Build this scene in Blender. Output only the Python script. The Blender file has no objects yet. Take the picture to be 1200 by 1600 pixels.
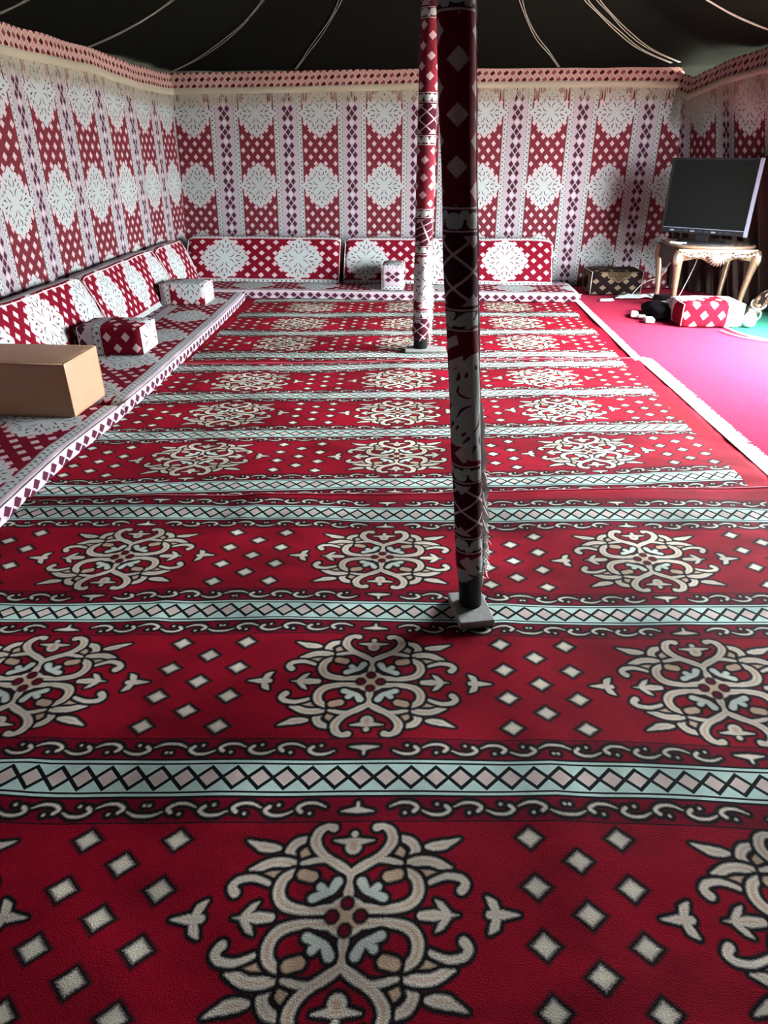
import bpy, bmesh, math, random
import numpy as np
from mathutils import Vector, Matrix, noise

random.seed(7)
rng = np.random.RandomState(5)
SC = bpy.context.scene
COL = SC.collection

# ------------------------------------------------------------------ camera, light, exposure
PITCH = math.atan(565 / 1050.0)
YAW = math.radians(3.87)
cam_d = bpy.data.cameras.new('camera')
cam = bpy.data.objects.new('camera', cam_d)
COL.objects.link(cam)
cam.location = (0, 0, 1.5)
cam.rotation_euler = (math.pi / 2 - PITCH, 0, YAW)
cam_d.sensor_fit = 'VERTICAL'
cam_d.sensor_height = 36
cam_d.lens = 36 * 1050 / 1600.0
cam_d.clip_start = 0.05
SC.camera = cam

world = bpy.data.worlds.new('daylight')
SC.world = world
world.use_nodes = True
bg = world.node_tree.nodes['Background']
bg.inputs['Color'].default_value = (0.92, 0.98, 1.03, 1)
bg.inputs['Strength'].default_value = 98.0

DOOR_Y0, DOOR_Y1, DOOR_H = 4.2, 6.55, 2.05
portal_d = bpy.data.lights.new('doorway_daylight', 'AREA')
portal_d.shape = 'RECTANGLE'
portal_d.size = DOOR_H
portal_d.size_y = DOOR_Y1 - DOOR_Y0
portal_d.cycles.is_portal = True
portal = bpy.data.objects.new('doorway_daylight', portal_d)
COL.objects.link(portal)
portal.location = (3.85, (DOOR_Y0 + DOOR_Y1) / 2, DOOR_H / 2)
portal.rotation_euler = (0, math.pi / 2, 0)

SC.view_settings.view_transform = 'Standard'
SC.view_settings.look = 'None'
SC.view_settings.gamma = 1
SC.view_settings.use_curve_mapping = False
SC.view_settings.exposure = 0.0
SC.cycles.max_bounces = 8
SC.cycles.diffuse_bounces = 4

# ------------------------------------------------------------------ pattern weaving (numpy -> generated colour maps)
def lin(c):
    return tuple(x / 255.0 for x in c)

BLACK = lin((22, 20, 22))
CREAM = lin((214, 206, 190))
BEIGE = lin((196, 168, 142))
MINT = lin((187, 214, 204))
RED = lin((136, 8, 31))
DRED = lin((96, 6, 28))


def smooth_path(pts, rad, n=7):
    P = [np.array(p, float) for p in pts]
    R = list(rad) if hasattr(rad, '__len__') else [rad] * len(P)
    if len(P) < 3:
        return P, R
    out, ro = [], []
    for i in range(len(P) - 1):
        p0 = P[max(i - 1, 0)]; p1 = P[i]; p2 = P[i + 1]; p3 = P[min(i + 2, len(P) - 1)]
        for k in range(n):
            t = k / n
            out.append(0.5 * ((2 * p1) + (-p0 + p2) * t + (2 * p0 - 5 * p1 + 4 * p2 - p3) * t * t + (-p0 + 3 * p1 - 3 * p2 + p3) * t ** 3))
            ro.append(R[i] * (1 - t) + R[i + 1] * t)
    out.append(P[-1]); ro.append(R[-1])
    return out, ro


class Loom:
    """Colour map on a rectangle [x0,x1]x[y0,y1] metres."""
    def __init__(s, x0, x1, y0, y1, res, base):
        s.res = res; s.x0 = x0; s.y0 = y0
        s.w = int(round((x1 - x0) * res)); s.h = int(round((y1 - y0) * res))
        xs = x0 + (np.arange(s.w) + .5) / res
        ys = y0 + (np.arange(s.h) + .5) / res
        s.X, s.Y = np.meshgrid(xs, ys)
        s.img = np.empty((s.h, s.w, 3), np.float32); s.img[:] = base
        s.fuzz = (rng.rand(s.h, s.w) - .5).astype(np.float32)

    def fill(s, mask, c):
        s.img[mask] = c

    def sdf(s, strokes):
        D = np.full((s.h, s.w), 1.0, np.float32)
        for pts, rad in strokes:
            P, R = smooth_path(pts, rad)
            if len(P) == 1:
                P = P * 2; R = R * 2
            for a, b, ra, rb in zip(P[:-1], P[1:], R[:-1], R[1:]):
                m = max(ra, rb) + .03
                i0 = max(int((min(a[0], b[0]) - m - s.x0) * s.res), 0); i1 = min(int((max(a[0], b[0]) + m - s.x0) * s.res) + 1, s.w)
                j0 = max(int((min(a[1], b[1]) - m - s.y0) * s.res), 0); j1 = min(int((max(a[1], b[1]) + m - s.y0) * s.res) + 1, s.h)
                if i1 <= i0 or j1 <= j0:
                    continue
                X = s.X[j0:j1, i0:i1]; Y = s.Y[j0:j1, i0:i1]
                d = b - a; L = max(d @ d, 1e-9)
                t = np.clip(((X - a[0]) * d[0] + (Y - a[1]) * d[1]) / L, 0, 1)
                dd = np.hypot(X - a[0] - t * d[0], Y - a[1] - t * d[1]) - (ra + (rb - ra) * t)
                D[j0:j1, i0:i1] = np.minimum(D[j0:j1, i0:i1], dd)
        return D

    def paint(s, D, rim, core=None, line=BLACK, lw=.0095, rimw=.008, fz=.006):
        D = D + s.fuzz * fz
        if lw:
            s.fill(D < lw, line)
        s.fill(D < 0, rim)
        if core is not None:
            k = np.clip((-D - rimw) / .004, 0, 1)[..., None]
            m = D < -rimw
            s.img[m] = (s.img * (1 - k) + np.array(core) * k)[m]


DYE = .77     # the dyes are duller than full white yarn


def make_image(name, A, dye=DYE):
    h, w = A.shape[:2]
    im = bpy.data.images.new(name, w, h, alpha=False)
    buf = np.ones((h, w, 4), np.float32)
    buf[..., :3] = A * dye
    im.pixels.foreach_set(buf.ravel())
    im.update()
    im.pack()
    return im


def weave_carpet():
    HX, HY = .545, .3725
    L = Loom(0, HX, 0, HY, 1700, RED)
    P = L.paint
    # tulip between the arms, leaf tips, outer wings
    P(L.sdf([([(.171, .164), (.196, .166), (.221, .170), (.262, .187)], [.002, .012, .013, .001])]), CREAM, BEIGE)
    P(L.sdf([([(.103, .160), (.118, .146)], .013)]), BEIGE)
    P(L.sdf([([(.110, .190), (.138, .180), (.152, .156), (.138, .124)], [.008, .012, .012, .012])]), CREAM, BEIGE)
    P(L.sdf([([(.160, .099), (.200, .101)], .011)]), BEIGE)
    P(L.sdf([([(.125, .116), (.155, .128), (.195, .126), (.232, .106)], [.012, .012, .012, .010])]), CREAM, BEIGE)
    P(L.sdf([([(.185, .076), (.223, .090), (.257, .086), (.270, .070), (.260, .056)], [.006, .008, .009, .010, .011])]), CREAM, BEIGE)
    # body of the medallion
    body = [([(0.0, .100), (.034, .122), (.071, .147), (.094, .179), (.089, .208), (.070, .222), (.054, .219)], [.011, .0105, .0105, .013, .012, .009, .011]),
            ([(.134, .103), (.155, .086), (.160, .055), (.142, .028), (.103, .016), (.056, .016), (.0, .012)], [.009, .0125, .0135, .0125, .0105, .011, .020]),
            ([(.115, .124), (.085, .133), (.043, .132), (.0, .104)], .0075),
            ([(0, .10), (0, .04)], [.010, .012]),
            ([(0, 0), (.001, .0)], .045)]
    P(L.sdf(body), CREAM, BEIGE, rimw=.007)
    P(L.sdf([([(.088, .092), (.112, .098)], .013)]), BEIGE)
    P(L.sdf([([(.028, .080), (.038, .062)], [.012, .010]), ([(.040, .058), (.080, .042)], [.008, .011]), ([(.055, .058), (.066, .068)], .010)]), lin((204, 214, 202)))
    P(L.sdf([([(0, .030), (0, .0301)], .011), ([(.032, .0), (.0321, .0)], .012)]), DRED, lw=.006)
    # bell on the axis, side tulip, free trefoil
    P(L.sdf([([(0, .168), (.0, .172)], [.020, .018]), ([(0, .180), (.048, .184)], [.012, .002]), ([(0, .200), (0, .201)], .009)]), CREAM, BEIGE)
    P(L.sdf([([(.168, 0), (.195, 0)], [.010, .013]), ([(.205, 0), (.250, 0)], [.012, .001]), ([(.225, .004), (.212, .022), (.200, .034)], [.009, .008, .002])]), CREAM, BEIGE)
    P(L.sdf([([(.322, 0), (.350, 0), (.388, 0)], [.010, .011, .001]), ([(.335, .004), (.330, .024), (.316, .040)], [.009, .011, .002])]), CREAM, BEIGE)
    # diamonds
    def diam(cx, cy, r=.0245):
        return (np.abs(L.X - cx) / 1.08 + np.abs(L.Y - cy) / .95) * .75 - r * .80
    D = np.full(L.X.shape, 1., np.float32)
    for cx, ys in ((.435, (.0645, .190)), (.545, (.0, .127))):
        for cy in ys:
            D = np.minimum(D, diam(cx, cy))
    P(D, CREAM, lin((226, 220, 196)), lw=.0115, fz=.010, rimw=.009)
    # band along the row boundary
    d = HY - L.Y
    L.fill(d < .138, BLACK)
    L.fill(d < .1345, lin((112, 6, 30)))
    st, dots = [], []
    yc = HY - .098
    for k in range(6):
        x = .128 + .0834 * k; s = 1 if k % 2 == 0 else -1
        st.append(([(x - .044, yc + s * .006), (x - .020, yc + s * .017), (x + .008, yc + s * .017), (x + .026, yc + s * .004), (x + .017, yc - s * .008)], [.002, .0042, .0045, .0055, .0055]))
        dots.append(([(x - .006, yc - s * .013), (x - .0061, yc - s * .013)], .0045))
    st.append(([(0, yc - .004), (.040, yc - .008)], [.010, .002])); st.append(([(0, yc), (0, yc + .018)], [.006, .004]))
    P(L.sdf(st + dots), CREAM, None, lw=.011)
    L.fill(d < .064, BLACK)
    L.fill(d < .057, MINT)
    L.fill((d < .049), BLACK)
    L.fill((d < .043), MINT)
    xx = np.abs(((L.X + .034) % .068) - .034)
    q = xx / .034 + d / .034
    L.fill((np.abs(q - 1) < .21) & (d < .043), BLACK)
    L.fill((q < .74), lin((206, 186, 178)))
    A = L.img
    A = np.concatenate([A[:, ::-1], A], 1)
    A = np.concatenate([A[::-1], A], 0)
    tone = 1 + (rng.rand(*A.shape[:2], 1) - .5) * .10
    return np.clip(A * tone, 0, 1)


def weave_cloth(big=False, dark=False):
    H = .38
    L = Loom(0, H, 0, H, 1250, lin((126, 14, 36)))
    CR = lin((238, 208, 212)); WH = lin((208, 222, 218)); MA = lin((74, 14, 34)); GR = lin((206, 188, 198))
    if dark:
        L.img[:] = lin((26, 16, 16)); CR = lin((128, 108, 88)); WH = lin((70, 58, 38)); MA = lin((30, 14, 14)); GR = lin((74, 22, 20))
    P = L.paint
    # diamonds on the field
    D = np.full(L.X.shape, 1., np.float32)
    for r in range(8):
        y = .38 - .07 * r
        xs = (.059, .177) if r % 2 == 0 else (0, .118, .236)
        for x in xs:
            D = np.minimum(D, (np.abs(L.X - x) / .90 + np.abs(L.Y - y)) * .73 - .0225)
    P(D, CR, None, lw=0, fz=.003)
    # border band: tulip column, lattice column
    b = H - L.X
    L.fill(b < .168, MA)
    L.fill(b < .166, CR)
    L.fill(b < .160, MA)
    pt = .0475 if not big else .0633
    yy = np.abs(((L.Y + pt / 2) % pt) - pt / 2)
    bx = b - .132
    if big:
        q = np.minimum(np.hypot(yy / .028, (bx + .002) / .022), np.hypot((pt / 2 - yy) / .014, (bx - .015) / .013))
        L.fill((q < 1) & (b < .158), WH)
    else:
        L.fill(b < .158, WH)
        L.fill(np.hypot((pt / 2 - yy) / .008, (bx - .010) / .009) < 1, lin((96, 70, 84)) if not dark else MA)
        L.fill(np.hypot((yy) / .007, (bx + .014) / .006) < 1, lin((120, 100, 112)) if not dark else MA)
    L.fill((b < .110), MA)
    L.fill((b < .107), CR)
    L.fill((b < .102), GR)
    if big:
        L.fill(b < .100, MA)
        for sg in (1, -1):
            g = np.abs(((b / .090 + sg * L.Y / .1267 + .5) % 1) - .5)
            L.fill((g < .055) & (b < .095), CR)
        hm = np.abs(((L.Y + .0633) % .1267) - .0633)
        L.fill((hm / .045 + (.100 - b) / .040 < 1) & (b < .094), GR)
        L.fill((b > .094) & (b < .102), MA)
    else:
        py = .19
        yv = (L.Y % py)
        hit = np.full(L.X.shape, 9., np.float32)
        for (db, dv) in ((.0375, .0475), (.0375, .1425), (0, .0), (0, .19)):
            hit = np.minimum(hit, np.abs(b - db) / .0375 + np.abs(yv - dv) / .0475)
        L.fill(hit < .80, lin((86, 36, 56)) if not dark else MA)
        L.fill(np.abs(b) / .030 + np.abs(yv - .095) / .037 < 1, lin((232, 214, 222)) if not dark else GR)
    # medallion
    th = np.arctan2(L.Y, L.X); r = np.hypot(L.X / .238, L.Y / .252)
    fold = np.abs(((th / (math.pi / 2)) * 4 + .5) % 1 - .5) * 2     # tips every 22.5 degrees
    rim = .73 + .11 * (1 - fold) + .17 * np.abs(np.cos(2 * th)) ** 4
    M = (r - rim) * .24
    P(M, CR, WH, line=MA, lw=.0, rimw=.007, fz=.003)
    # leaf cut-outs, the same in every octant
    X, Y = L.X, L.Y
    a = np.maximum(X, Y); c = np.minimum(X, Y)
    cut = np.full(L.X.shape, 1., np.float32)
    for pts, rad in (([(.046, .012), (.076, .022), (.098, .050)], [.0015, .0045, .002]), ([(.112, .010), (.134, .028), (.160, .020)], [.002, .006, .001]),
                     ([(.180, .0), (.196, .0)], [.008, .002]), ([(.118, .072), (.134, .092)], [.006, .002]),
                     ([(.150, .056), (.166, .066)], [.007, .002]), ([(.100, .080), (.108, .090)], [.004, .004])):
        Q, R = smooth_path(pts, rad, 4)
        for p, q_, ra, rb in zip(Q[:-1], Q[1:], R[:-1], R[1:]):
            dv = np.array(q_) - np.array(p); LL = dv @ dv
            t = np.clip(((a - p[0]) * dv[0] + (c - p[1]) * dv[1]) / LL, 0, 1)
            cut = np.minimum(cut, np.hypot(a - p[0] - t * dv[0], c - p[1] - t * dv[1]) - ra - (rb - ra) * t)
    L.fill((cut < .003) & (M < 0), CR)
    L.fill((cut < 0) & (M < 0), lin((84, 56, 70)) if not dark else MA)
    A = L.img
    A = np.concatenate([A[:, ::-1], A], 1)
    A = np.concatenate([A[::-1], A], 0)
    tone = 1 + (rng.rand(*A.shape[:2], 1) - .5) * .06
    return np.clip(A * tone, 0, 1)


def weave_valance():
    n = 256
    y, x = np.mgrid[0:n, 0:n] / n
    A = np.empty((n, n, 3)); A[:] = lin((226, 190, 180))
    a = (x + y) % 1; b = (x - y) % 1
    ca = (a < .5); cb = (b < .5)
    A[ca & cb] = lin((84, 18, 28))
    A[(~ca) & (~cb)] = lin((150, 74, 78))
    A[ca ^ cb] = lin((216, 166, 160))
    l = (np.minimum(a % .5, .5 - a % .5) < .045) | (np.minimum(b % .5, .5 - b % .5) < .045)
    A[l] = lin((222, 200, 186))
    return A


IMG_CARPET = make_image('woven_carpet', weave_carpet(), .96)
IMG_CLOTH = make_image('woven_cloth', weave_cloth())
IMG_WRAP = make_image('woven_wrap', weave_cloth(big=True), .60)  # dulled so that the near pole's shade sits in the colour
IMG_DARK = make_image('woven_dark', weave_cloth(dark=True))
IMG_VAL = make_image('woven_valance', weave_valance())


# ------------------------------------------------------------------ materials
def new_mat(name):
    m = bpy.data.materials.new(name); m.use_nodes = True
    nt = m.node_tree; b = nt.nodes['Principled BSDF']
    return m, nt, b


def plain(name, col, rough=.7, metal=0, bump=.0, scale=60, var=.0, sheen=0, emit=None, spec=.3):
    m, nt, b = new_mat(name)
    b.inputs['Base Color'].default_value = (*col, 1)
    b.inputs['Roughness'].default_value = rough
    b.inputs['Metallic'].default_value = metal
    b.inputs['Specular IOR Level'].default_value = spec
    if sheen:
        b.inputs['Sheen Weight'].default_value = sheen
    tc = nt.nodes.new('ShaderNodeTexCoord')
    nz = nt.nodes.new('ShaderNodeTexNoise'); nz.inputs['Scale'].default_value = scale; nz.inputs['Detail'].default_value = 5
    nt.links.new(tc.outputs['Object'], nz.inputs['Vector'])
    if var:
        mx = nt.nodes.new('ShaderNodeMix'); mx.data_type = 'RGBA'
        mx.inputs['A'].default_value = (*[c * (1 - var) for c in col], 1)
        mx.inputs['B'].default_value = (*[min(1, c * (1 + var)) for c in col], 1)
        nt.links.new(nz.outputs['Fac'], mx.inputs['Factor'])
        nt.links.new(mx.outputs['Result'], b.inputs['Base Color'])
    if bump:
        bp = nt.nodes.new('ShaderNodeBump'); bp.inputs['Strength'].default_value = bump; bp.inputs['Distance'].default_value = .004
        nt.links.new(nz.outputs['Fac'], bp.inputs['Height']); nt.links.new(bp.outputs['Normal'], b.inputs['Normal'])
    return m


def woven(name, img, rough=.9, sheen=0, bump=.3, pile=260, brushed=0., translucent=0.):
    m, nt, b = new_mat(name)
    tex = nt.nodes.new('ShaderNodeTexImage'); tex.image = img; tex.extension = 'REPEAT'; tex.interpolation = 'Linear'
    uv = nt.nodes.new('ShaderNodeUVMap'); uv.uv_map = 'UVMap'
    nt.links.new(uv.outputs['UV'], tex.inputs['Vector'])
    b.inputs['Roughness'].default_value = rough
    b.inputs['Specular IOR Level'].default_value = .06
    b.inputs['Sheen Weight'].default_value = sheen
    b.inputs['Sheen Roughness'].default_value = .45
    tc = nt.nodes.new('ShaderNodeTexCoord')
    nz = nt.nodes.new('ShaderNodeTexNoise'); nz.inputs['Scale'].default_value = pile; nz.inputs['Detail'].default_value = 3
    nt.links.new(tc.outputs['Object'], nz.inputs['Vector'])
    bp = nt.nodes.new('ShaderNodeBump'); bp.inputs['Strength'].default_value = bump; bp.inputs['Distance'].default_value = .003
    nt.links.new(nz.outputs['Fac'], bp.inputs['Height']); nt.links.new(bp.outputs['Normal'], b.inputs['Normal'])
    out = tex.outputs['Color']
    if brushed:      # pile leaning this way and that: patches reflect a little more or less
        mp = nt.nodes.new('ShaderNodeMapping'); mp.inputs['Scale'].default_value = (1.6, 2.6, 1)
        nt.links.new(tc.outputs['Object'], mp.inputs['Vector'])
        n2 = nt.nodes.new('ShaderNodeTexNoise'); n2.inputs['Scale'].default_value = 1.3; n2.inputs['Detail'].default_value = 4; n2.inputs['Distortion'].default_value = .8
        nt.links.new(mp.outputs['Vector'], n2.inputs['Vector'])
        cr = nt.nodes.new('ShaderNodeValToRGB')
        cr.color_ramp.elements[0].position = .38; cr.color_ramp.elements[0].color = (1 - brushed,) * 3 + (1,)
        cr.color_ramp.elements[1].position = .62; cr.color_ramp.elements[1].color = (1 + brushed,) * 3 + (1,)
        nt.links.new(n2.outputs['Fac'], cr.inputs['Fac'])
        mx = nt.nodes.new('ShaderNodeMix'); mx.data_type = 'RGBA'; mx.blend_type = 'MULTIPLY'; mx.inputs['Factor'].default_value = 1
        nt.links.new(out, mx.inputs['A']); nt.links.new(cr.outputs['Color'], mx.inputs['B'])
        out = mx.outputs['Result']
    nt.links.new(out, b.inputs['Base Color'])
    return m


M_CARPET = woven('carpet_pile', IMG_CARPET, rough=.95, sheen=0, bump=.6, pile=330, brushed=.24)
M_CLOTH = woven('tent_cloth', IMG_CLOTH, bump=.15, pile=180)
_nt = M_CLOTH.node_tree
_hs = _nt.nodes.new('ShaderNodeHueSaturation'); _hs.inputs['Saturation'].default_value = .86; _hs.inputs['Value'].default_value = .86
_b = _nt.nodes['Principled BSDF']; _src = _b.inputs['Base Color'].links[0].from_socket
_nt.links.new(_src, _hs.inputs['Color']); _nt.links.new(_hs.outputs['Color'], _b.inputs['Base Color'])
M_SEAT = woven('seat_cloth', IMG_CLOTH, bump=.2, pile=180)
M_WRAP = woven('wrap_cloth', IMG_WRAP, bump=.25, pile=160)
M_WRAP_LIT = woven('daylit_wrap_cloth', IMG_WRAP, bump=.25, pile=160)  # same wrap, with daylight on the far pole put into its brighter colour
_nt = M_WRAP_LIT.node_tree
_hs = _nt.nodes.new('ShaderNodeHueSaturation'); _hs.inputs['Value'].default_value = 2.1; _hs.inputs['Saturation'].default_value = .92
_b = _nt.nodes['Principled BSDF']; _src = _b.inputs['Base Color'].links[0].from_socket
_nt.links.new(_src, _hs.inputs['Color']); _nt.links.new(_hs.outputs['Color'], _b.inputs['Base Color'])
M_DARKCLOTH = woven('dark_cloth', IMG_DARK, bump=.2)
M_VAL = woven('valance_cloth', IMG_VAL, bump=.2)
M_PIPING = plain('piping', (.62, .50, .50), .8, bump=.3, scale=120)
M_EDGE = plain('carpet_binding', (.55, .10, .14), .8, bump=.5, scale=200, var=.2)
M_FRINGE = plain('fringe_cream', (.31, .275, .205), .9, bump=.5, scale=200, var=.15)
M_WFRINGE = plain('fringe_white', (.80, .78, .74), .9, bump=.5, scale=200, var=.1)
M_CEIL = plain('black_tent_cloth', (.007, .0078, .0065), 1, bump=.3, scale=90, var=.3, spec=0)
M_ROPE = plain('white_webbing', (.40, .42, .34), .8, bump=.5, scale=150)
M_PIPE = plain('black_painted_pipe', (.008, .010, .010), .5, bump=.1, spec=.12)
M_PLATE = plain('grey_steel_plate', (.33, .34, .31), .55, metal=.2, bump=.3, scale=40, var=.25)
M_RUG = plain('plain_red_pile', (.33, .026, .056), 1, bump=.8, scale=120, var=.2, spec=.0)
M_GREEN = plain('green_pile', (.006, .11, .065), .9, bump=.6, scale=150, var=.15)
M_GROUND = plain('sand', (.52, .46, .38), .95, bump=.4, scale=20, var=.15)
M_BOX = plain('tan_leatherette', (.33, .19, .112), .5, bump=.12, scale=24, var=.10, spec=.35)
M_BLACKPL = plain('black_plastic', (.010, .010, .011), .5, spec=.08)
M_SCREEN = plain('tv_screen_glass', (.005, .006, .0055), .5, spec=.04)
M_SILVER = plain('silver_plastic', (.20, .23, .30), .4, metal=.2)
M_GOLD = plain('champagne_gold_lacquer', (.27, .18, .115), .34, metal=.55, bump=.05, scale=30, var=.1)
M_CARVE = plain('silver_gilt_carving', (.55, .50, .40), .28, metal=.85, bump=.5, scale=70)
M_TOP = plain('polished_table_top', (.26, .19, .15), .2, metal=.2, spec=.5)
M_WHITEPL = plain('white_plastic', (.78, .80, .82), .4)
M_PAPER = plain('crumpled_paper', (.70, .74, .76), .7, bump=.4, scale=18)
M_MINT = plain('mint_plastic', (.40, .66, .60), .35)
M_CORD = plain('cable', (.50, .46, .40), .5)
M_BCORD = plain('black_cable', (.02, .02, .025), .4)


# ------------------------------------------------------------------ mesh helpers
def tag(o, label=None, cat=None, group=None, kind=None):
    if label: o['label'] = label
    if cat: o['category'] = cat
    if group: o['group'] = group
    if kind: o['kind'] = kind
    return o


def empty(name, loc=(0, 0, 0)):
    o = bpy.data.objects.new(name, None); COL.objects.link(o); o.location = loc
    o.empty_display_size = .1
    return o


def link(name, me, mat, parent=None, smooth=True):
    o = bpy.data.objects.new(name, me); COL.objects.link(o)
    if mat: me.materials.append(mat)
    if smooth:
        me.polygons.foreach_set('use_smooth', [True] * len(me.polygons))
    if parent:
        o.parent = parent
        o.location = -Vector(parent.location)
    return o


def mesh(name, verts, faces, mat, parent=None, uvs=None, smooth=True):
    me = bpy.data.meshes.new(name)
    me.from_pydata([tuple(v) for v in verts], [], faces)
    if uvs is not None:
        l = me.uv_layers.new(name='UVMap')
        if isinstance(uvs, dict):
            pass
        elif len(uvs) == len(verts):
            flat = []
            for lp in me.loops:
                flat.extend(uvs[lp.vertex_index])
            l.data.foreach_set('uv', flat)
        else:
            l.data.foreach_set('uv', [c for u in uvs for c in u])
    me.update()
    return link(name, me, mat, parent, smooth)


def grid(name, us, vs, fn, mat, parent=None, face_uv=None, solid=0, off=-1, smooth=True, flip=False):
    """fn(u, v) -> (x, y, z), (s, t)"""
    V, U, F = [], [], []
    nu, nv = len(us), len(vs)
    for v in vs:
        for u in us:
            p, t = fn(u, v); V.append(p); U.append(t)
    for j in range(nv - 1):
        for i in range(nu - 1):
            a = j * nu + i
            f = (a, a + 1, a + 1 + nu, a + nu)
            F.append(f[::-1] if flip else f)
    if face_uv:
        L = []
        k = 0
        for j in range(nv - 1):
            for i in range(nu - 1):
                r = face_uv((us[i] + us[i + 1]) / 2, (vs[j] + vs[j + 1]) / 2)
                for idx in F[k]:
                    L.append(r if r else U[idx])
                k += 1
        U = L
        o = mesh(name, V, F, mat, parent, None, smooth)
        l = o.data.uv_layers.new(name='UVMap'); l.data.foreach_set('uv', [c for u in U for c in u])
    else:
        o = mesh(name, V, F, mat, parent, U, smooth)
    if solid:
        md = o.modifiers.new('thick', 'SOLIDIFY'); md.thickness = solid; md.offset = off
    return o


def lerp_path(pts, t):
    """pts sorted by first coordinate, smoothstep-free linear interpolation of the rest"""
    if t <= pts[0][0]: a, b = pts[0], pts[1]
    elif t >= pts[-1][0]: a, b = pts[-2], pts[-1]
    else:
        for a, b in zip(pts[:-1], pts[1:]):
            if a[0] <= t <= b[0]: break
    k = (t - a[0]) / (b[0] - a[0])
    return [a[i] + (b[i] - a[i]) * k for i in range(1, len(a))]


def tube_geo(pts, rad, n=8, closed_ends=True):
    P = [Vector(p) for p in pts]
    R = list(rad) if hasattr(rad, '__len__') else [rad] * len(P)
    V, F = [], []
    up = Vector((0, 0, 1))
    prev = None
    for i, p in enumerate(P):
        d = (P[min(i + 1, len(P) - 1)] - P[max(i - 1, 0)]).normalized()
        if prev is None:
            a = d.cross(up)
            if a.length < .1: a = d.cross(Vector((1, 0, 0)))
            a.normalize()
        else:
            a = (prev - d * prev.dot(d)).normalized()
        prev = a
        b = d.cross(a)
        for k in range(n):
            t = 2 * math.pi * k / n
            V.append(p + (a * math.cos(t) + b * math.sin(t)) * R[i])
    for i in range(len(P) - 1):
        for k in range(n):
            F.append((i * n + k, i * n + (k + 1) % n, (i + 1) * n + (k + 1) % n, (i + 1) * n + k))
    if closed_ends:
        F.append(tuple(range(n))[::-1]); F.append(tuple(range((len(P) - 1) * n, len(P) * n)))
    return V, F


def tube(name, pts, rad, mat, parent=None, n=8):
    V, F = tube_geo(pts, rad, n)
    return mesh(name, V, F, mat, parent)


def join_geo(parts):
    V, F = [], []
    for v, f in parts:
        k = len(V); V += list(v); F += [tuple(i + k for i in q) for q in f]
    return V, F


def catmull(pts, n=6):
    P, _ = smooth_path(pts, 1.0, n)
    return [tuple(p) for p in P]


def rbox_geo(c, s, r=.006, rot=0, n=2):
    bm = bmesh.new()
    bmesh.ops.create_cube(bm, size=1)
    bmesh.ops.scale(bm, vec=s, verts=bm.verts)
    bmesh.ops.bevel(bm, geom=bm.edges[:], offset=r, segments=n, affect='EDGES', profile=.5)
    bmesh.ops.rotate(bm, cent=(0, 0, 0), matrix=Matrix.Rotation(rot, 3, 'Z'), verts=bm.verts)
    bmesh.ops.translate(bm, vec=c, verts=bm.verts)
    bm.verts.index_update()
    V = [v.co.copy() for v in bm.verts]; F = [tuple(v.index for v in f.verts) for f in bm.faces]
    bm.free()
    return V, F


def rbox(name, c, s, mat, parent=None, r=.006, rot=0):
    V, F = rbox_geo(c, s, r, rot)
    o = mesh(name, V, F, mat, parent)
    o.data.polygons.foreach_set('use_smooth', [False] * len(o.data.polygons))
    return o


def fn_noise(x, y, s, z=0.0):
    return noise.noise(Vector((x * s, y * s, z)))


PT = .76   # cloth tile pitch


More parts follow.
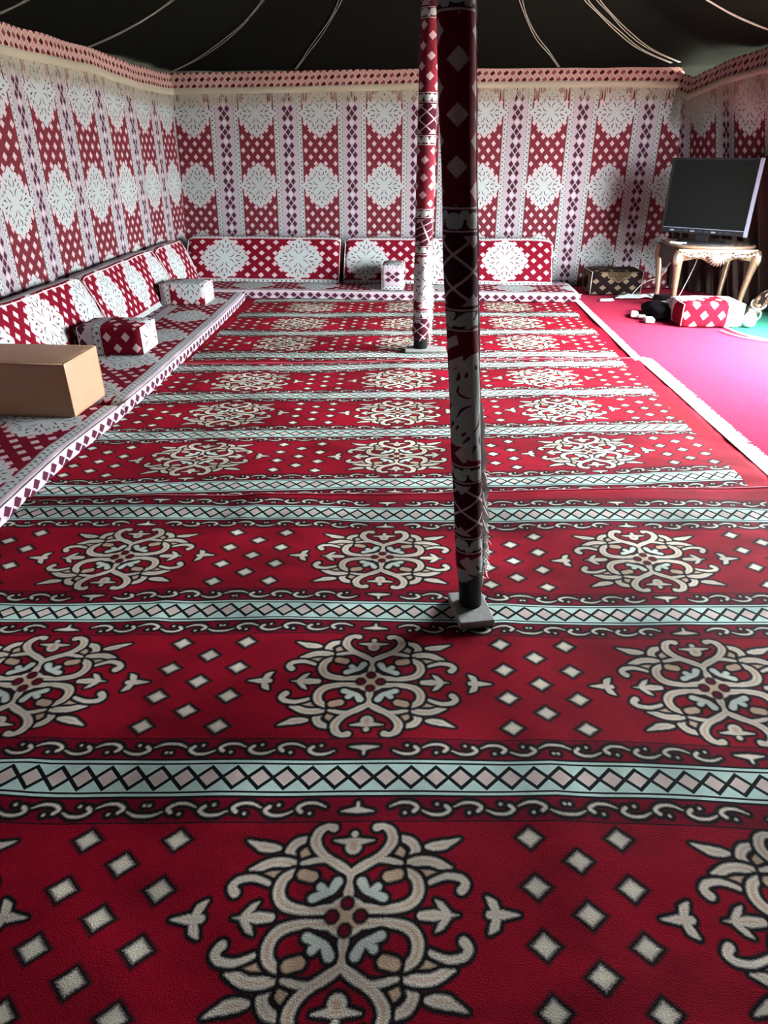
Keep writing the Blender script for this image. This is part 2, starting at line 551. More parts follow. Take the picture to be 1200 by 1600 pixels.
def cushion(name, origin, ax, ay, size, uvmap, mat, label, cat, group=None, r=.03, bulge=.012, pip=M_PIPING, tile=PT, n=12, piping=True):
    """Stuffed block: origin = bottom centre, ax/ay = horizontal unit axes, size = (length, depth, height).
    uvmap(face, a, b) gives the cloth coordinate in metres from the medallion centre."""
    root = empty(name, origin)
    L, D, H = size
    o = Vector(origin); ax = Vector(ax); ay = Vector(ay); az = Vector((0, 0, 1))
    V, F, U = [], [], []
    faces = {'front': (0, -1, 1), 'back': (0, 1, 1), 'right': (1, 0, 1), 'left': (-1, 0, 1), 'top': (0, 0, 1), 'bottom': (0, 0, -1)}
    half = (L / 2, D / 2, H / 2)
    for f in faces:
        base = len(V)
        for j in range(n + 1):
            for i in range(n + 1):
                # denser near the rim
                s = -math.cos(math.pi * i / n) * .5 + (2 * i / n - 1) * .5; t = -math.cos(math.pi * j / n) * .5 + (2 * j / n - 1) * .5
                if f == 'front': q = (s, -1, t)
                elif f == 'back': q = (-s, 1, t)
                elif f == 'right': q = (1, s, t)
                elif f == 'left': q = (-1, -s, t)
                elif f == 'top': q = (s, t, 1)
                else: q = (s, -t, -1)
                p = Vector([q[k] * half[k] for k in range(3)])
                inner = Vector([max(-half[k] + r, min(half[k] - r, p[k])) for k in range(3)])
                d = p - inner
                if d.length > 1e-6:
                    p = inner + d.normalized() * min(r, d.length if d.length < r else r)
                bl = bulge * (1 - s * s) * (1 - t * t)
                nrm = Vector([q[k] if abs(q[k]) == 1 and (k == {'front': 1, 'back': 1, 'right': 0, 'left': 0, 'top': 2, 'bottom': 2}[f]) else 0 for k in range(3)])
                if f != 'bottom': p += nrm * bl
                w = .004 * noise.noise(Vector((p.x * 9, p.y * 9, p.z * 9 + o.x * 3)))
                if f != 'bottom': p += nrm * w
                V.append(o + ax * p.x + ay * p.y + az * (p.z + H / 2))
                a, b = uvmap(f, p.x, p.y, p.z)
                U.append((a / tile + .5, b / tile + .5))
        for j in range(n):
            for i in range(n):
                a = base + j * (n + 1) + i
                F.append((a, a + 1, a + n + 2, a + n + 1))
    me = bpy.data.meshes.new('cover')
    me.from_pydata([tuple(v) for v in V], [], F)
    l = me.uv_layers.new(name='UVMap')
    l.data.foreach_set('uv', [c for lp in me.loops for c in U[lp.vertex_index]])
    bm = bmesh.new(); bm.from_mesh(me)
    bmesh.ops.remove_doubles(bm, verts=bm.verts, dist=.0006)
    bmesh.ops.recalc_face_normals(bm, faces=bm.faces)
    bm.to_mesh(me); bm.free()
    link('cover', me, mat, root)
    if piping:
        h = H - .006
        for sgn in (-1, 1):
            k = r * .35
            pts = [Vector((sgn * (half[0] - k * .6), y, z + H / 2)) for y, z in ((-half[1] + k, -half[2] + k), (-half[1] + k, half[2] - k), (half[1] - k, half[2] - k), (half[1] - k, -half[2] + k))]
            tube('piping', [o + ax * p.x + ay * p.y + az * p.z for p in pts], .0045, pip, root, 6)
    tag(root, label, cat, group)
    return root


# ------------------------------------------------------------------ ground and plain rugs
g = grid('ground', [-14, -3.6, 4.3, 30], [-14, 0, 9.6, 30], lambda u, v: ((u, v, -.04), (u, v)), M_GROUND, smooth=False)
tag(g, kind='structure')
g['label'] = 'sandy ground outside and under the tent'
f = grid('floor', [-3.3, 4.2], [-2.2, 9.2], lambda u, v: ((u, v, -.022), (u, v)), plain('dark_groundsheet', (.07, .05, .05), .9, bump=.3), smooth=False)
tag(f, kind='structure')


def rug_z(x, y):
    return .006 * fn_noise(x, y, 2.1, 3.3) + .003 * fn_noise(x, y, 6, 1.3)


# green pile carpet at the doorway
gr = grid('green_carpet', list(np.linspace(2.6, 4.1, 16)), list(np.linspace(5.4, 8.0, 24)), lambda u, v: ((u, v, -.012 + .002 * fn_noise(u, v, 4)), (u, v)), M_GREEN, solid=.006)
tag(gr, 'green pile carpet peeping out beyond the small pink cushion', 'carpet')

# plain red carpet right of the patterned runners: right edge bows in towards the doorway
def red_right(y):
    return lerp_path([(-1.0, 4.0), (5.55, 4.0), (5.95, 3.5), (6.2, 3.0), (6.45, 2.86), (6.75, 2.80), (7.2, 3.1), (8.9, 3.5)], y)[0]
def red_fn(s, y):
    x0 = 1.45; x1 = red_right(y)
    x = x0 + (x1 - x0) * s
    fold = .010 * math.exp(-((y - 6.75 + .35 * (x - 2.1)) / .06) ** 2) * (1 if x < 2.5 else 0)
    return (x, y, .001 + rug_z(x, y) * .5 + fold - .012 * max(0, min(1, (1.72 - x) / .08))), (x, y)
red = empty('plain_carpet', (2.6, 4, 0))
grid('pile', list(np.linspace(0, 1, 50)), list(np.linspace(-1.0, 8.85, 130)), red_fn, M_RUG, red, solid=.008)
tube('edge_cord', [(red_right(y) + .0, y, .008) for y in np.linspace(6.05, 6.8, 16)], .012, M_WFRINGE, red, 6)
tag(red, 'plain crimson pile carpet along the doorway side, pale where daylight falls', 'carpet')
tag(tube('white_cord', catmull([(2.72, 6.56, .012), (2.76, 6.40, .012), (2.86, 6.27, .012), (3.0, 6.18, .012), (3.2, 6.14, .012)]), .007, M_WFRINGE),
    'white cord curving over the red carpet below the pink cushion', 'cord')


# ------------------------------------------------------------------ patterned carpets
def carpet(name, org, du, dv, u0, u1, v0, v1, z0, label, fringe_range=None, clampu=1.655, wob=.010, lip=0.0, umargin=True):
    root = empty(name, (org[0], org[1], 0))
    us = sorted(set([clampu, -clampu, u0, u1] + [round(x, 4) for x in np.arange(u0, u1, .055)]))
    us = [u for u in us if u0 <= u <= u1]
    vt = v1 - .19 if v1 % 1 > .6 or True else v1
    vlo, vhi = math.ceil(v0 + .5) - .5 - .187, math.floor(v1 + .5) - .5 + .187
    vs = [v for v in sorted(set([v0, v1, vhi, vlo] + [round(x, 4) for x in np.arange(v0, v1, .06)])) if v0 <= v <= v1]

    def pos(u, v, dz=0.0):
        x = org[0] + du[0] * u + dv[0] * v
        y = org[1] + du[1] * u + dv[1] * v
        wy = wob * math.sin(u * 3.1 + v * 1.3 + org[1]) + wob * .6 * fn_noise(x, y, 1.7, org[1])
        wx = wob * .6 * fn_noise(x, y, 1.1, 7 + org[1])
        if lip and v > 1.69: y += (v - 1.69) / .07 * .085 * (u / 1.8)
        e = max(0.0, 1 - (v1 - v) / .35) * lip + (.010 * max(0, min(1, (v - 1.45) / .1)) if lip else 0)
        e -= .008 * max(0, min(1, (-.52 - v) / .1)) if org[1] > 2 else 0
        e += lip * .55 * max(0, 1 - (v1 - v) / .25) * (.5 + .5 * math.sin(u * 9 + 2 * math.sin(u * 4)))
        z = z0 + .010 * fn_noise(x, y, 2.3, org[1] * 2) + .004 * fn_noise(x * 1.0, y * 2.2, 5, 2) + .006 + e + dz
        # bunched ruck lines
        z += .007 * math.exp(-((x + 1.05 - (y - 1.4) * .18) / .05) ** 2) * (1 if org[1] < 2 else 0)
        z += .006 * math.exp(-((x - .35 + (y - 1.4) * .10) / .06) ** 2) * (1 if org[1] < 2 else 0)
        return (x + wx, y + wy, z)

    vlo, vhi = math.ceil(v0 + .5) - .5 - .187, math.floor(v1 + .5) - .5 + .187

    def fn(u, v):
        vv = min(max(v, vlo), vhi)
        return pos(u, v), (u + .5, vv + .5)
    grid('pile', us, vs, fn, M_CARPET, root, face_uv=lambda u, v: ((.33 / 1.09 + .5, .12 / .745 + .5) if abs(u) > clampu or v > vhi or v < vlo else None), solid=.009)
    # bound edges
    tube('binding', [pos(u, v1, -.002) for u in np.linspace(u0, u1, 90)], .006, M_EDGE, root, 6)
    tube('binding', [pos(u1, v, -.002) for v in np.linspace(v0, v1, 60)], .006, M_EDGE, root, 6)
    if fringe_range is not None:
        tape, strands = [], []
        N = int((v1 - v0) * 60)
        w = .042
        V, F = [], []
        for i in range(N + 1):
            v = v0 + (v1 - v0) * i / N
            p = Vector(pos(u1, v)); ww = w * (1 + .35 * fn_noise(p.x, p.y, 5, 4)) * fringe_range
            p.z = max(p.z, .014)
            V += [(p.x - .010, p.y, p.z + .002), (p.x + ww * .5, p.y, p.z + .009), (p.x + ww, p.y, max(p.z - .001, .010))]
            if i:
                a = (i - 1) * 3
                F += [(a, a + 1, a + 4, a + 3), (a + 1, a + 2, a + 5, a + 4)]
        mesh('fringe_heading', V, F, M_WFRINGE, root)
        V, F = [], []
        n = int((v1 - v0) * 300)
        for i in range(n):
            v = v0 + (v1 - v0) * (i + random.random()) / n
            p = Vector(pos(u1, v)); x = p.x + w * .7 * fringe_range
            l = random.uniform(.012, .038) * fringe_range; a = random.uniform(-.7, .5)
            k = len(V); z = .013
            V += [(x, p.y - .0035, z), (x, p.y + .0035, z), (x + l, p.y + a * l + .0015, z - .001), (x + l, p.y + a * l - .0015, z - .001)]
            F.append((k, k + 1, k + 2, k + 3))
        tag(mesh('fringe', V, F, M_WFRINGE, root, smooth=False), kind='stuff')
    tag(root, label, 'carpet', 'crimson medallion carpets laid end to end')
    return root


carpet('medallion_carpet', (-.20, 5.92), (1.06, .085), (-.012, .775), -1.80, 1.745, -.80, 2.66, .000,
       'crimson medallion carpet furthest away, its end under the long back seat', fringe_range=1.05, wob=.006)
carpet('medallion_carpet', (-.165, 3.43), (1.075, .12), (-.026, .70), -1.83, 1.80, -.95, 2.70, .004,
       'crimson medallion carpet in the middle, overlapped by the nearest one at its front edge', fringe_range=1.7)
carpet('medallion_carpet', (-.155, 1.61), (1.080, .062), (-.010, .742), -1.83, 1.83, -2.7, 1.76, .010,
       'crimson medallion carpet nearest the viewer, the near tent pole standing on it', fringe_range=1.3, lip=.004)


# ------------------------------------------------------------------ tent walls
def wall_uv(x, z, x0, pu, z0=1.12, pv=.76):
    return ((x - x0) / pu + .5, (z - z0) / pv + .5)


def fold(x, z, amp, s=9.0, ph=0):
    return amp * (math.sin(x * s + ph + .6 * math.sin(x * 2.3)) * .6 + .5 * fn_noise(x, z * .4, 2.2, ph))


ZT = lambda t: 2.285
bw = empty('wall_back', (0, 9, 0)); tag(bw, kind='structure')
TOPB = [(-3.3, 2.26), (-3.06, 2.265), (-1.8, 2.275), (-.3, 2.30), (1.3, 2.315), (2.3, 2.31), (2.68, 2.30), (2.74, 2.17), (3.3, 2.14)]


def back_y(x, z):
    return 9.0 + fold(x, z, .012, 8, 1.0)


BP = [(-3.3, -.115, -2.895, .762), (-.135, 3.25, .559, .735)]
for k, (xa, xb, x0, pu) in enumerate(BP):
    def fb(x, z, x0=x0, pu=pu, k=k, xa=xa, xb=xb):
        zt = lerp_path(TOPB, x)[0]
        zz = z / 2.30 * zt
        # cloth hangs slightly fanned out towards the sides
        xx = x + (0 if k == 0 else 0)
        lean = .05 * (zz - 1.12)
        y = back_y(x, zz) - (.015 if k else 0) + .012 * math.exp(-((x + .13) / .03) ** 2)
        sh = 0.0
        if k == 0: sh = (.035 * (zz - 1.12)) * (-(x + .3) / 2.6)
        else: sh = (-.015 * (zz - 1.12)) * ((x) / 2.6)
        return (xx, y, zz), wall_uv(x - sh, zz, x0, pu)
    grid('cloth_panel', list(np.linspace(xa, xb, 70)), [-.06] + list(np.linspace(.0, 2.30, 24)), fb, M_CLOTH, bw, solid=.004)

lw = empty('wall_left', (-3.12, 4, 0)); tag(lw, kind='structure')
TOPL = [(-2.2, 2.20), (4, 2.27), (5.6, 2.285), (6.9, 2.30), (7.85, 2.25), (8.8, 2.255), (9.05, 2.265)]


def left_x(y, z):
    return -3.10 - .05 * (1 - z / 2.3) + fold(y, z, .018, 9, 2.0)


def fl_(y, z):
    zt = lerp_path(TOPL, y)[0]; zz = z / 2.30 * zt
    return (left_x(y, zz), y, zz), wall_uv(y + .04 * (zz - 1.12), zz, 5.335, .693, 1.15)
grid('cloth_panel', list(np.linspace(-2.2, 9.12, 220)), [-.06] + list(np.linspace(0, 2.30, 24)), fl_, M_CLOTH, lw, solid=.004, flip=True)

rw = empty('wall_right', (3.2, 4, 0)); tag(rw, kind='structure')
XT = [(-2.2, 3.25), (4, 3.25), (6.7, 3.15), (7.7, 3.02), (8.5, 2.80), (9.03, 2.66)]
XB = [(-2.2, 3.85), (4, 3.85), (6.9, 3.80), (7.6, 3.66), (8.4, 3.35), (9.03, 2.98)]
TOPR = [(-2.2, 2.25), (6.5, 2.30), (7.7, 2.32), (8.3, 2.26), (8.7, 2.17), (9.03, 2.25)]


def right_x(y, z):
    t = lerp_path(XT, y)[0]; b = lerp_path(XB, y)[0]
    return b + (t - b) * min(z / 2.3, 1) + fold(y, z, .022, 11, 4.0)


def fr_(y, z):
    zt = lerp_path(TOPR, y)[0]; zz = z / 2.30 * zt
    return (right_x(y, zz), y, zz), wall_uv(y, zz, 8.62, .70, 1.12)
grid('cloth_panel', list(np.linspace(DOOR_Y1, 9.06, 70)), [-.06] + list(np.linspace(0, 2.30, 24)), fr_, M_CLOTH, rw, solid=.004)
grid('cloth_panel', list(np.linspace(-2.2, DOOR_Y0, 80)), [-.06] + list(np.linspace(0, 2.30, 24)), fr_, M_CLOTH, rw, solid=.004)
grid('cloth_panel', list(np.linspace(DOOR_Y0, DOOR_Y1, 40)), list(np.linspace(DOOR_H, 2.30, 6)), fr_, M_CLOTH, rw, solid=.004)
fw = empty('wall_front', (0, -2.2, 0)); tag(fw, kind='structure')
grid('cloth_panel', list(np.linspace(-3.2, 3.9, 60)), list(np.linspace(0, 2.30, 12)), lambda x, z: ((x, -2.15 + fold(x, z, .02), z), wall_uv(x, z, 0, .76)), M_CLOTH, fw, solid=.004)


# valance: lattice strip, cord and hanging fringe along the head of each wall
def valance(parent, path, inward, longer=1.0):
    """path(t)->(x,y,ztop); inward(t)->(nx,ny)"""
    n = len(path)
    s = 0; S = [0]
    for a, b in zip(path[:-1], path[1:]):
        s += math.hypot(b[0] - a[0], b[1] - a[1]); S.append(s)
    H = .150
    rows = 5
    V, U, F = [], [], []
    for i, p in enumerate(path):
        nx, ny = inward
        for j in range(rows):
            k = j / (rows - 1)
            o = .020 + .03 * k
            V.append((p[0] + nx * o, p[1] + ny * o, p[2] + .015 - H * k)); U.append((S[i] / .15 + k * .35, k * 1.1))
    for i in range(n - 1):
        for j in range(rows - 1):
            a = i * rows + j
            F.append((a, a + rows, a + rows + 1, a + 1))
    mesh('valance', V, F, M_VAL, parent, U)
    V, F = [], []
    for i, p in enumerate(path):
        nx, ny = inward
        for (o, z) in ((.050, -H + .016), (.060, -H + .006), (.058, -H - .040), (.048, -H - .048)):
            V.append((p[0] + nx * o, p[1] + ny * o, p[2] + z))
    for i in range(n - 1):
        for j in range(3):
            a = i * 4 + j
            F.append((a, a + 4, a + 5, a + 1))
    mesh('fringe_heading', V, F, M_FRINGE, parent)
    V, F = [], []
    cnt = int(S[-1] / .0095)
    for q in range(cnt):
        d = S[-1] * (q + random.random() * .8) / cnt
        i = min(max(int(np.searchsorted(S, d)) - 1, 0), n - 2)
        t = (d - S[i]) / max(S[i + 1] - S[i], 1e-6)
        x = path[i][0] + (path[i + 1][0] - path[i][0]) * t; y = path[i][1] + (path[i + 1][1] - path[i][1]) * t
        z = path[i][2] + (path[i + 1][2] - path[i][2]) * t - H - .042
        dx = (path[i + 1][0] - path[i][0]) / (S[i + 1] - S[i]); dy = (path[i + 1][1] - path[i][1]) / (S[i + 1] - S[i])
        w = .0034; l = random.uniform(.10, .145) * longer; sw = random.uniform(-.012, .012)
        x += inward[0] * .05; y += inward[1] * .05
        k = len(V)
        V += [(x - dx * w, y - dy * w, z), (x + dx * w, y + dy * w, z), (x + dx * (w * .6 + sw), y + dy * (w * .6 + sw), z - l), (x - dx * (w * .6 - sw), y - dy * (w * .6 - sw), z - l)]
        F.append((k, k + 1, k + 2, k + 3))
    tag(mesh('fringe', V, F, M_FRINGE, parent, smooth=False), kind='stuff')


valance(bw, [(x, back_y(x, 2.3) - .01, lerp_path(TOPB, x)[0]) for x in np.linspace(-3.08, 2.66, 80)], (0, -1))
valance(lw, [(left_x(y, 2.3), y, lerp_path(TOPL, y)[0]) for y in np.linspace(3.0, 9.0, 90)], (1, 0))
valance(rw, [(right_x(y, 2.3), y, lerp_path(TOPR, y)[0]) for y in np.linspace(9.0, 5.5, 50)], (-1, 0), 2.3)


# ------------------------------------------------------------------ roof
def roof_d(x, y):
    return min(9.02 - y, x + 3.12, 3.30 - x, y + 2.2)


def roof_z(x, y):
    d = max(roof_d(x, y), 0)
    return 2.29 + .18 * d + .05 * d * d


# dark skirt of the roof cloth, sewn to the wall heads all round
ceil = grid('ceiling', [-3.38] + list(np.linspace(-3.13, 3.31, 90)) + [3.56], [-2.42] + list(np.linspace(-2.17, 9.03, 150)) + [9.28],
            lambda x, y: ((x, y, roof_z(x, y) + .006 * fn_noise(x, y, 3) - .20 * max(0, max(-3.13 - x, x - 3.31, y - 9.03, -2.17 - y) / .25)), (x, y)), M_CEIL, solid=.006, off=1)
tag(ceil, kind='structure')
SEAMS = [[(-2.45, 5.15), (-2.68, 5.28), (-2.83, 5.34), (-2.95, 5.38), (-3.06, 5.40)],
         [(-1.8, 6.1), (-2.05, 6.32), (-2.33, 6.52), (-2.67, 6.72), (-3.07, 6.91)],
         [(-1.35, 6.9), (-1.56, 7.31), (-1.83, 7.74), (-2.18, 8.14), (-2.59, 8.56), (-3.02, 8.95)],
         [(-.78, 7.1), (-.89, 7.43), (-1.02, 7.73), (-1.18, 8.05), (-1.38, 8.44), (-1.6, 8.92)],
         [(.62, 7.15), (.71, 7.47), (.81, 7.77), (.97, 8.16), (1.15, 8.51), (1.32, 8.90)],
         [(1.12, 7.2), (1.28, 7.48), (1.45, 7.70), (1.71, 8.02), (2.05, 8.42), (2.49, 8.80)],
         [(1.22, 7.18), (1.37, 7.46), (1.56, 7.71), (1.79, 8.01), (2.13, 8.40), (2.57, 8.78)],
         [(1.8, 6.6), (2.05, 6.79), (2.24, 6.90), (2.44, 7.00), (2.76, 7.10), (3.1, 7.15)]]
for path in SEAMS:
    P = catmull([(a, b, 0.0) for a, b in path], 8)
    parts = []
    for s in (-1, 1):
        Q = []
        for i, p in enumerate(P):
            a = Vector(P[max(i - 1, 0)]); b = Vector(P[min(i + 1, len(P) - 1)]); d = (b - a).normalized()
            q = Vector(p) + Vector((-d.y, d.x, 0)) * s * (.011 + .004 * math.sin(i * .3))
            Q.append((q.x, q.y, roof_z(q.x, q.y) - .008))
        parts.append(tube_geo(Q, .0038, 5))
    V, F = join_geo(parts)
    mesh('seam_cord', V, F, M_ROPE, ceil)


# ------------------------------------------------------------------ floor seats (mattresses)
MH = .085


def mattress(name, front, back_off, along, label, end0=0, end1=0, v0=0., zh=MH, udir=1, tile=PT, uo=-.385):
    """front(t)->(x,y) front edge; back_off = unit vector pointing to the wall; depth fixed."""
    root = empty(name, (front(along[0])[0], front(along[0])[1], 0))
    depth = .80
    prof = [(0.0, .0), (-.006, .02), (-.008, .045), (-.004, zh - .018), (.004, zh - .006), (.016, zh)]
    prof += [(d, zh + .010 * math.sin(math.pi * min(d / depth, 1))) for d in np.linspace(.04, depth - .03, 16)]
    prof += [(depth, zh - .01), (depth, .0)]
    arc = [0]
    for a, b in zip(prof[:-1], prof[1:]):
        arc.append(arc[-1] + math.hypot(a[0] - b[0], a[1] - b[1]))
    T = list(np.linspace(along[0], along[1], max(8, int((along[1] - along[0]) / .05))))
    V, U, F = [], [], []
    m = len(prof)
    for i, t in enumerate(T):
        fx, fy = front(t)
        sq = 1.0
        e = min(t - along[0], along[1] - t)
        drop = 1 - .30 * math.exp(-(e / .03))
        for j, (d, z) in enumerate(prof):
            zz = z * drop + (.006 * fn_noise(fx + d * 1, fy + t, 3, 9) if z > .03 else 0)
            V.append((fx + back_off[0] * d, fy + back_off[1] * d, zz + .016))
            U.append(((uo + arc[j]) / tile + .5, (t - v0) / tile + .5))
    for i in range(len(T) - 1):
        for j in range(m - 1):
            a = i * m + j
            F.append((a, a + m, a + m + 1, a + 1))
    F.append(tuple(range(m))); F.append(tuple((len(T) - 1) * m + j for j in range(m))[::-1])
    o = mesh('cover', V, F, M_SEAT, root, U)
    bm = bmesh.new(); bm.from_mesh(o.data); bmesh.ops.recalc_face_normals(bm, faces=bm.faces); bm.to_mesh(o.data); bm.free()
    tube('piping', [(front(t)[0] - back_off[0] * .006, front(t)[1] - back_off[1] * .006, zh * .90 + .016) for t in T], .005, M_PIPING, root, 6)
    tag(root, label, 'floor seat', 'long patterned floor seats around the walls')
    return root


LEDGE = [(1.4, -1.83), (2.0, -1.86), (2.54, -1.89), (3.2, -1.93), (3.81, -1.915), (4.47, -1.925), (5.24, -1.955), (6.28, -2.0), (7.2, -2.05), (7.8, -2.10), (8.4, -2.14)]
lf = lambda t: (lerp_path(LEDGE, t)[0], t)
mattress('floor_seat', lf, (-1, 0), (1.4, 3.93), 'patterned floor seat along the left wall, nearest one, under the tan block', v0=2.80)
mattress('floor_seat', lf, (-1, 0), (3.95, 7.70), 'long patterned floor seat by the left wall beyond the tan block', v0=4.10)
bfr = lambda t: (t, 7.80 + .02 * math.sin(t * 3) + (.10 * max(0, t - 1.1)))
mattress('floor_seat', bfr, (0, 1), (-2.90, 1.66), 'patterned floor seat running along the back wall', v0=.2)


# ------------------------------------------------------------------ backrests
def backrest(base, wall_dir, t0, t1, along_axis, med, pitch, label, lean=.20, h=.47, depth=.13, z0=MH + .018, uo=-.257, us=1.13, sag=.0, bow=None):
    """base(t)->(x,y) front foot; wall_dir leans towards the wall"""
    root = empty('back_cushion', (base(t0)[0], base(t0)[1], 0))
    prof = [(0, 0), (.0, .02)]
    for k in np.linspace(.08, .94, 10):
        prof.append((lean * k - .018 * math.sin(math.pi * k), h * k))
    prof += [(lean * 1.0, h), (lean + .02, h + .012), (lean + depth - .02, h + .010), (lean + depth, h), (lean + depth * .9, 0)]
    arc = [0]
    for a, b in zip(prof[:-1], prof[1:]):
        arc.append(arc[-1] + math.hypot(a[0] - b[0], a[1] - b[1]))
    T = list(np.linspace(t0, t1, max(10, int((t1 - t0) / .04))))
    m = len(prof); V, U, F = [], [], []
    for t in T:
        bx, by = base(t)
        e = min(t - t0, t1 - t)
        kx = 1 - .06 * math.exp(-e / .03)
        for j, (d, z) in enumerate(prof):
            zz = z * kx + (.008 * fn_noise(t, z, 4, t0) if j > 1 else 0) - sag * math.sin(math.pi * (t - t0) / (t1 - t0)) * (z / h)
            dd = d + .006 * fn_noise(t, z, 5, t0 + 3)
            V.append((bx + wall_dir[0] * dd, by + wall_dir[1] * dd, zz + z0))
            U.append(((uo + arc[j] / us) / PT + .5, (t - med) / pitch + .5))
    for i in range(len(T) - 1):
        for j in range(m - 1):
            a = i * m + j
            F.append((a, a + m, a + m + 1, a + 1))
        F.append((i * m, i * m + m - 1, (i + 1) * m + m - 1, (i + 1) * m))
    F.append(tuple(range(m))); F.append(tuple((len(T) - 1) * m + j for j in range(m))[::-1])
    o = mesh('cover', V, F, M_SEAT, root, U)
    bm = bmesh.new(); bm.from_mesh(o.data); bmesh.ops.recalc_face_normals(bm, faces=bm.faces); bm.to_mesh(o.data); bm.free()
    jt = 12
    tube('piping', [V[i * m + jt] for i in range(len(T))], .0038, M_PIPING, root, 6)
    for i in (0, len(T) - 1):
        tube('piping', [V[i * m + j] for j in range(0, jt + 1)], .004, M_PIPING, root, 6)
    tag(root, label, 'back cushion', 'patterned back cushions leaning on the tent walls')
    return root


lb = lambda t: (lerp_path([(1.5, -2.80), (4.05, -2.80), (4.3, -2.71), (5.6, -2.72), (7.0, -2.76), (8.4, -2.80)], t)[0], t)
backrest(lb, (-1, 0), 2.2, 5.60, 1, 4.815, .68, 'back cushion on the left wall behind the tan block, nearest', lean=.17)
lb2 = lambda t: (lerp_path([(5.6, -2.69), (7.0, -2.74), (8.4, -2.78)], t)[0], t)
backrest(lb2, (-1, 0), 5.62, 7.36, 1, 5.93, .62, 'short back cushion on the left wall between the two box cushions', lean=.19, depth=.15)
backrest(lb2, (-1, 0), 7.38, 8.27, 1, 7.75, .64, 'back cushion in the left corner behind the furthest white-ended box cushion', lean=.17)
bb = lambda t: (t, 8.30 + .015 * math.sin(t * 2))
backrest(bb, (0, 1), -2.96, -1.10, 0, -2.497, .90, 'back cushion on the back wall, left of the gap, two white medallions', lean=.27)
backrest(bb, (0, 1), -1.04, 1.40, 0, -.786, .82, 'longest back cushion on the back wall, behind both tent poles', lean=.27)


# ------------------------------------------------------------------ box cushions
def uv_left(face, x, y, z, L=.47):
    if face in ('front', 'back', 'bottom'): return (x + .08, z - .20)
    if face == 'top': return (x + .08, y - .02 - .2 + .28)
    return (.30 + y * .5, z - .20)


Z0 = MH + .022
cushion('box_cushion', (-2.43, 5.13, Z0), (1, .03, 0), (-.03, 1, 0), (.50, .34, .225), lambda f, x, y, z: (x - .20 if f != 'right' else .0 + y * .9, (z + (.42 if f != 'right' else .0)) if f in ('front', 'back') else ((y + .65) if f == 'top' else z + .0)),
        M_SEAT, 'maroon box cushion with white diamonds, standing just beyond the tan block', 'cushion', 'box cushions used as arm rests', r=.035, tile=PT * 1.2)
cushion('box_cushion', (-2.505, 7.02, Z0), (1, .02, 0), (-.02, 1, 0), (.46, .34, .215), lambda f, x, y, z: (x - .09 if f != 'right' else .10 + y, (z - .165) if f in ('front', 'back') else ((y + .12) if f == 'top' else z)),
        M_SEAT, 'box cushion with half a white medallion, near the left corner of the tent', 'cushion', 'box cushions used as arm rests', r=.03)
cushion('box_cushion', (-.435, 8.04, Z0 - .005), (1, 0, 0), (0, 1, 0), (.25, .40, .275), lambda f, x, y, z: ((.38 + z * 1.15 - .02), x) if f != 'top' else (.20 + y * .3, x),
        M_SEAT, 'small upright box cushion with lattice end, against the back wall left of the poles', 'cushion', 'box cushions used as arm rests', r=.03)
cushion('box_cushion', (2.66, 6.87, .012), (1, .04, 0), (-.04, 1, 0), (.58, .40, .225), lambda f, x, y, z: (x + .17 if f != 'right' else .45 + y * .5, (z + .53) if f in ('front', 'back') else (y + .80)),
        M_SEAT, 'sunlit pink box cushion with white diamonds in front of the gilt table', 'cushion', 'box cushions used as arm rests', r=.035, tile=PT * 1.4)
cushion('box_cushion', (2.13, 8.46, .012), (1, .08, 0), (-.08, 1, 0), (.60, .36, .265), lambda f, x, y, z: ((x * .68 - .01) if f != 'right' else .1 + y, (z - .26) if f in ('front', 'back') else (y - .1)),
        M_DARKCLOTH, 'black and gold diamond box cushion on the red carpet by the back wall', 'cushion', 'box cushions used as arm rests', r=.03, pip=M_CORD)

# tan block on the left
root = cushion('arm_block', (-2.435, 3.835, Z0), (1, 0, 0), (0, 1, 0), (.73, .42, .325), lambda f, x, y, z: (x, z), M_BOX,
               'large plain tan leatherette block standing on the near left floor seat', 'arm rest', r=.014, bulge=.012, piping=False, n=14)
for yy in (-.21, .21):
    tube('welt', [(-2.79, 3.835 + yy * .98, Z0 + .321), (-2.45, 3.835 + yy * .99, Z0 + .322), (-2.08, 3.835 + yy * .98, Z0 + .321)], .004, M_BOX, root, 6)
tube('welt', [(-2.074, 3.835 - .205, Z0 + .01), (-2.072, 3.835 - .206, Z0 + .16), (-2.074, 3.835 - .205, Z0 + .32), (-2.074, 3.835 + .205, Z0 + .32), (-2.074, 3.835 + .205, Z0 + .01)], .004, M_BOX, root, 6)


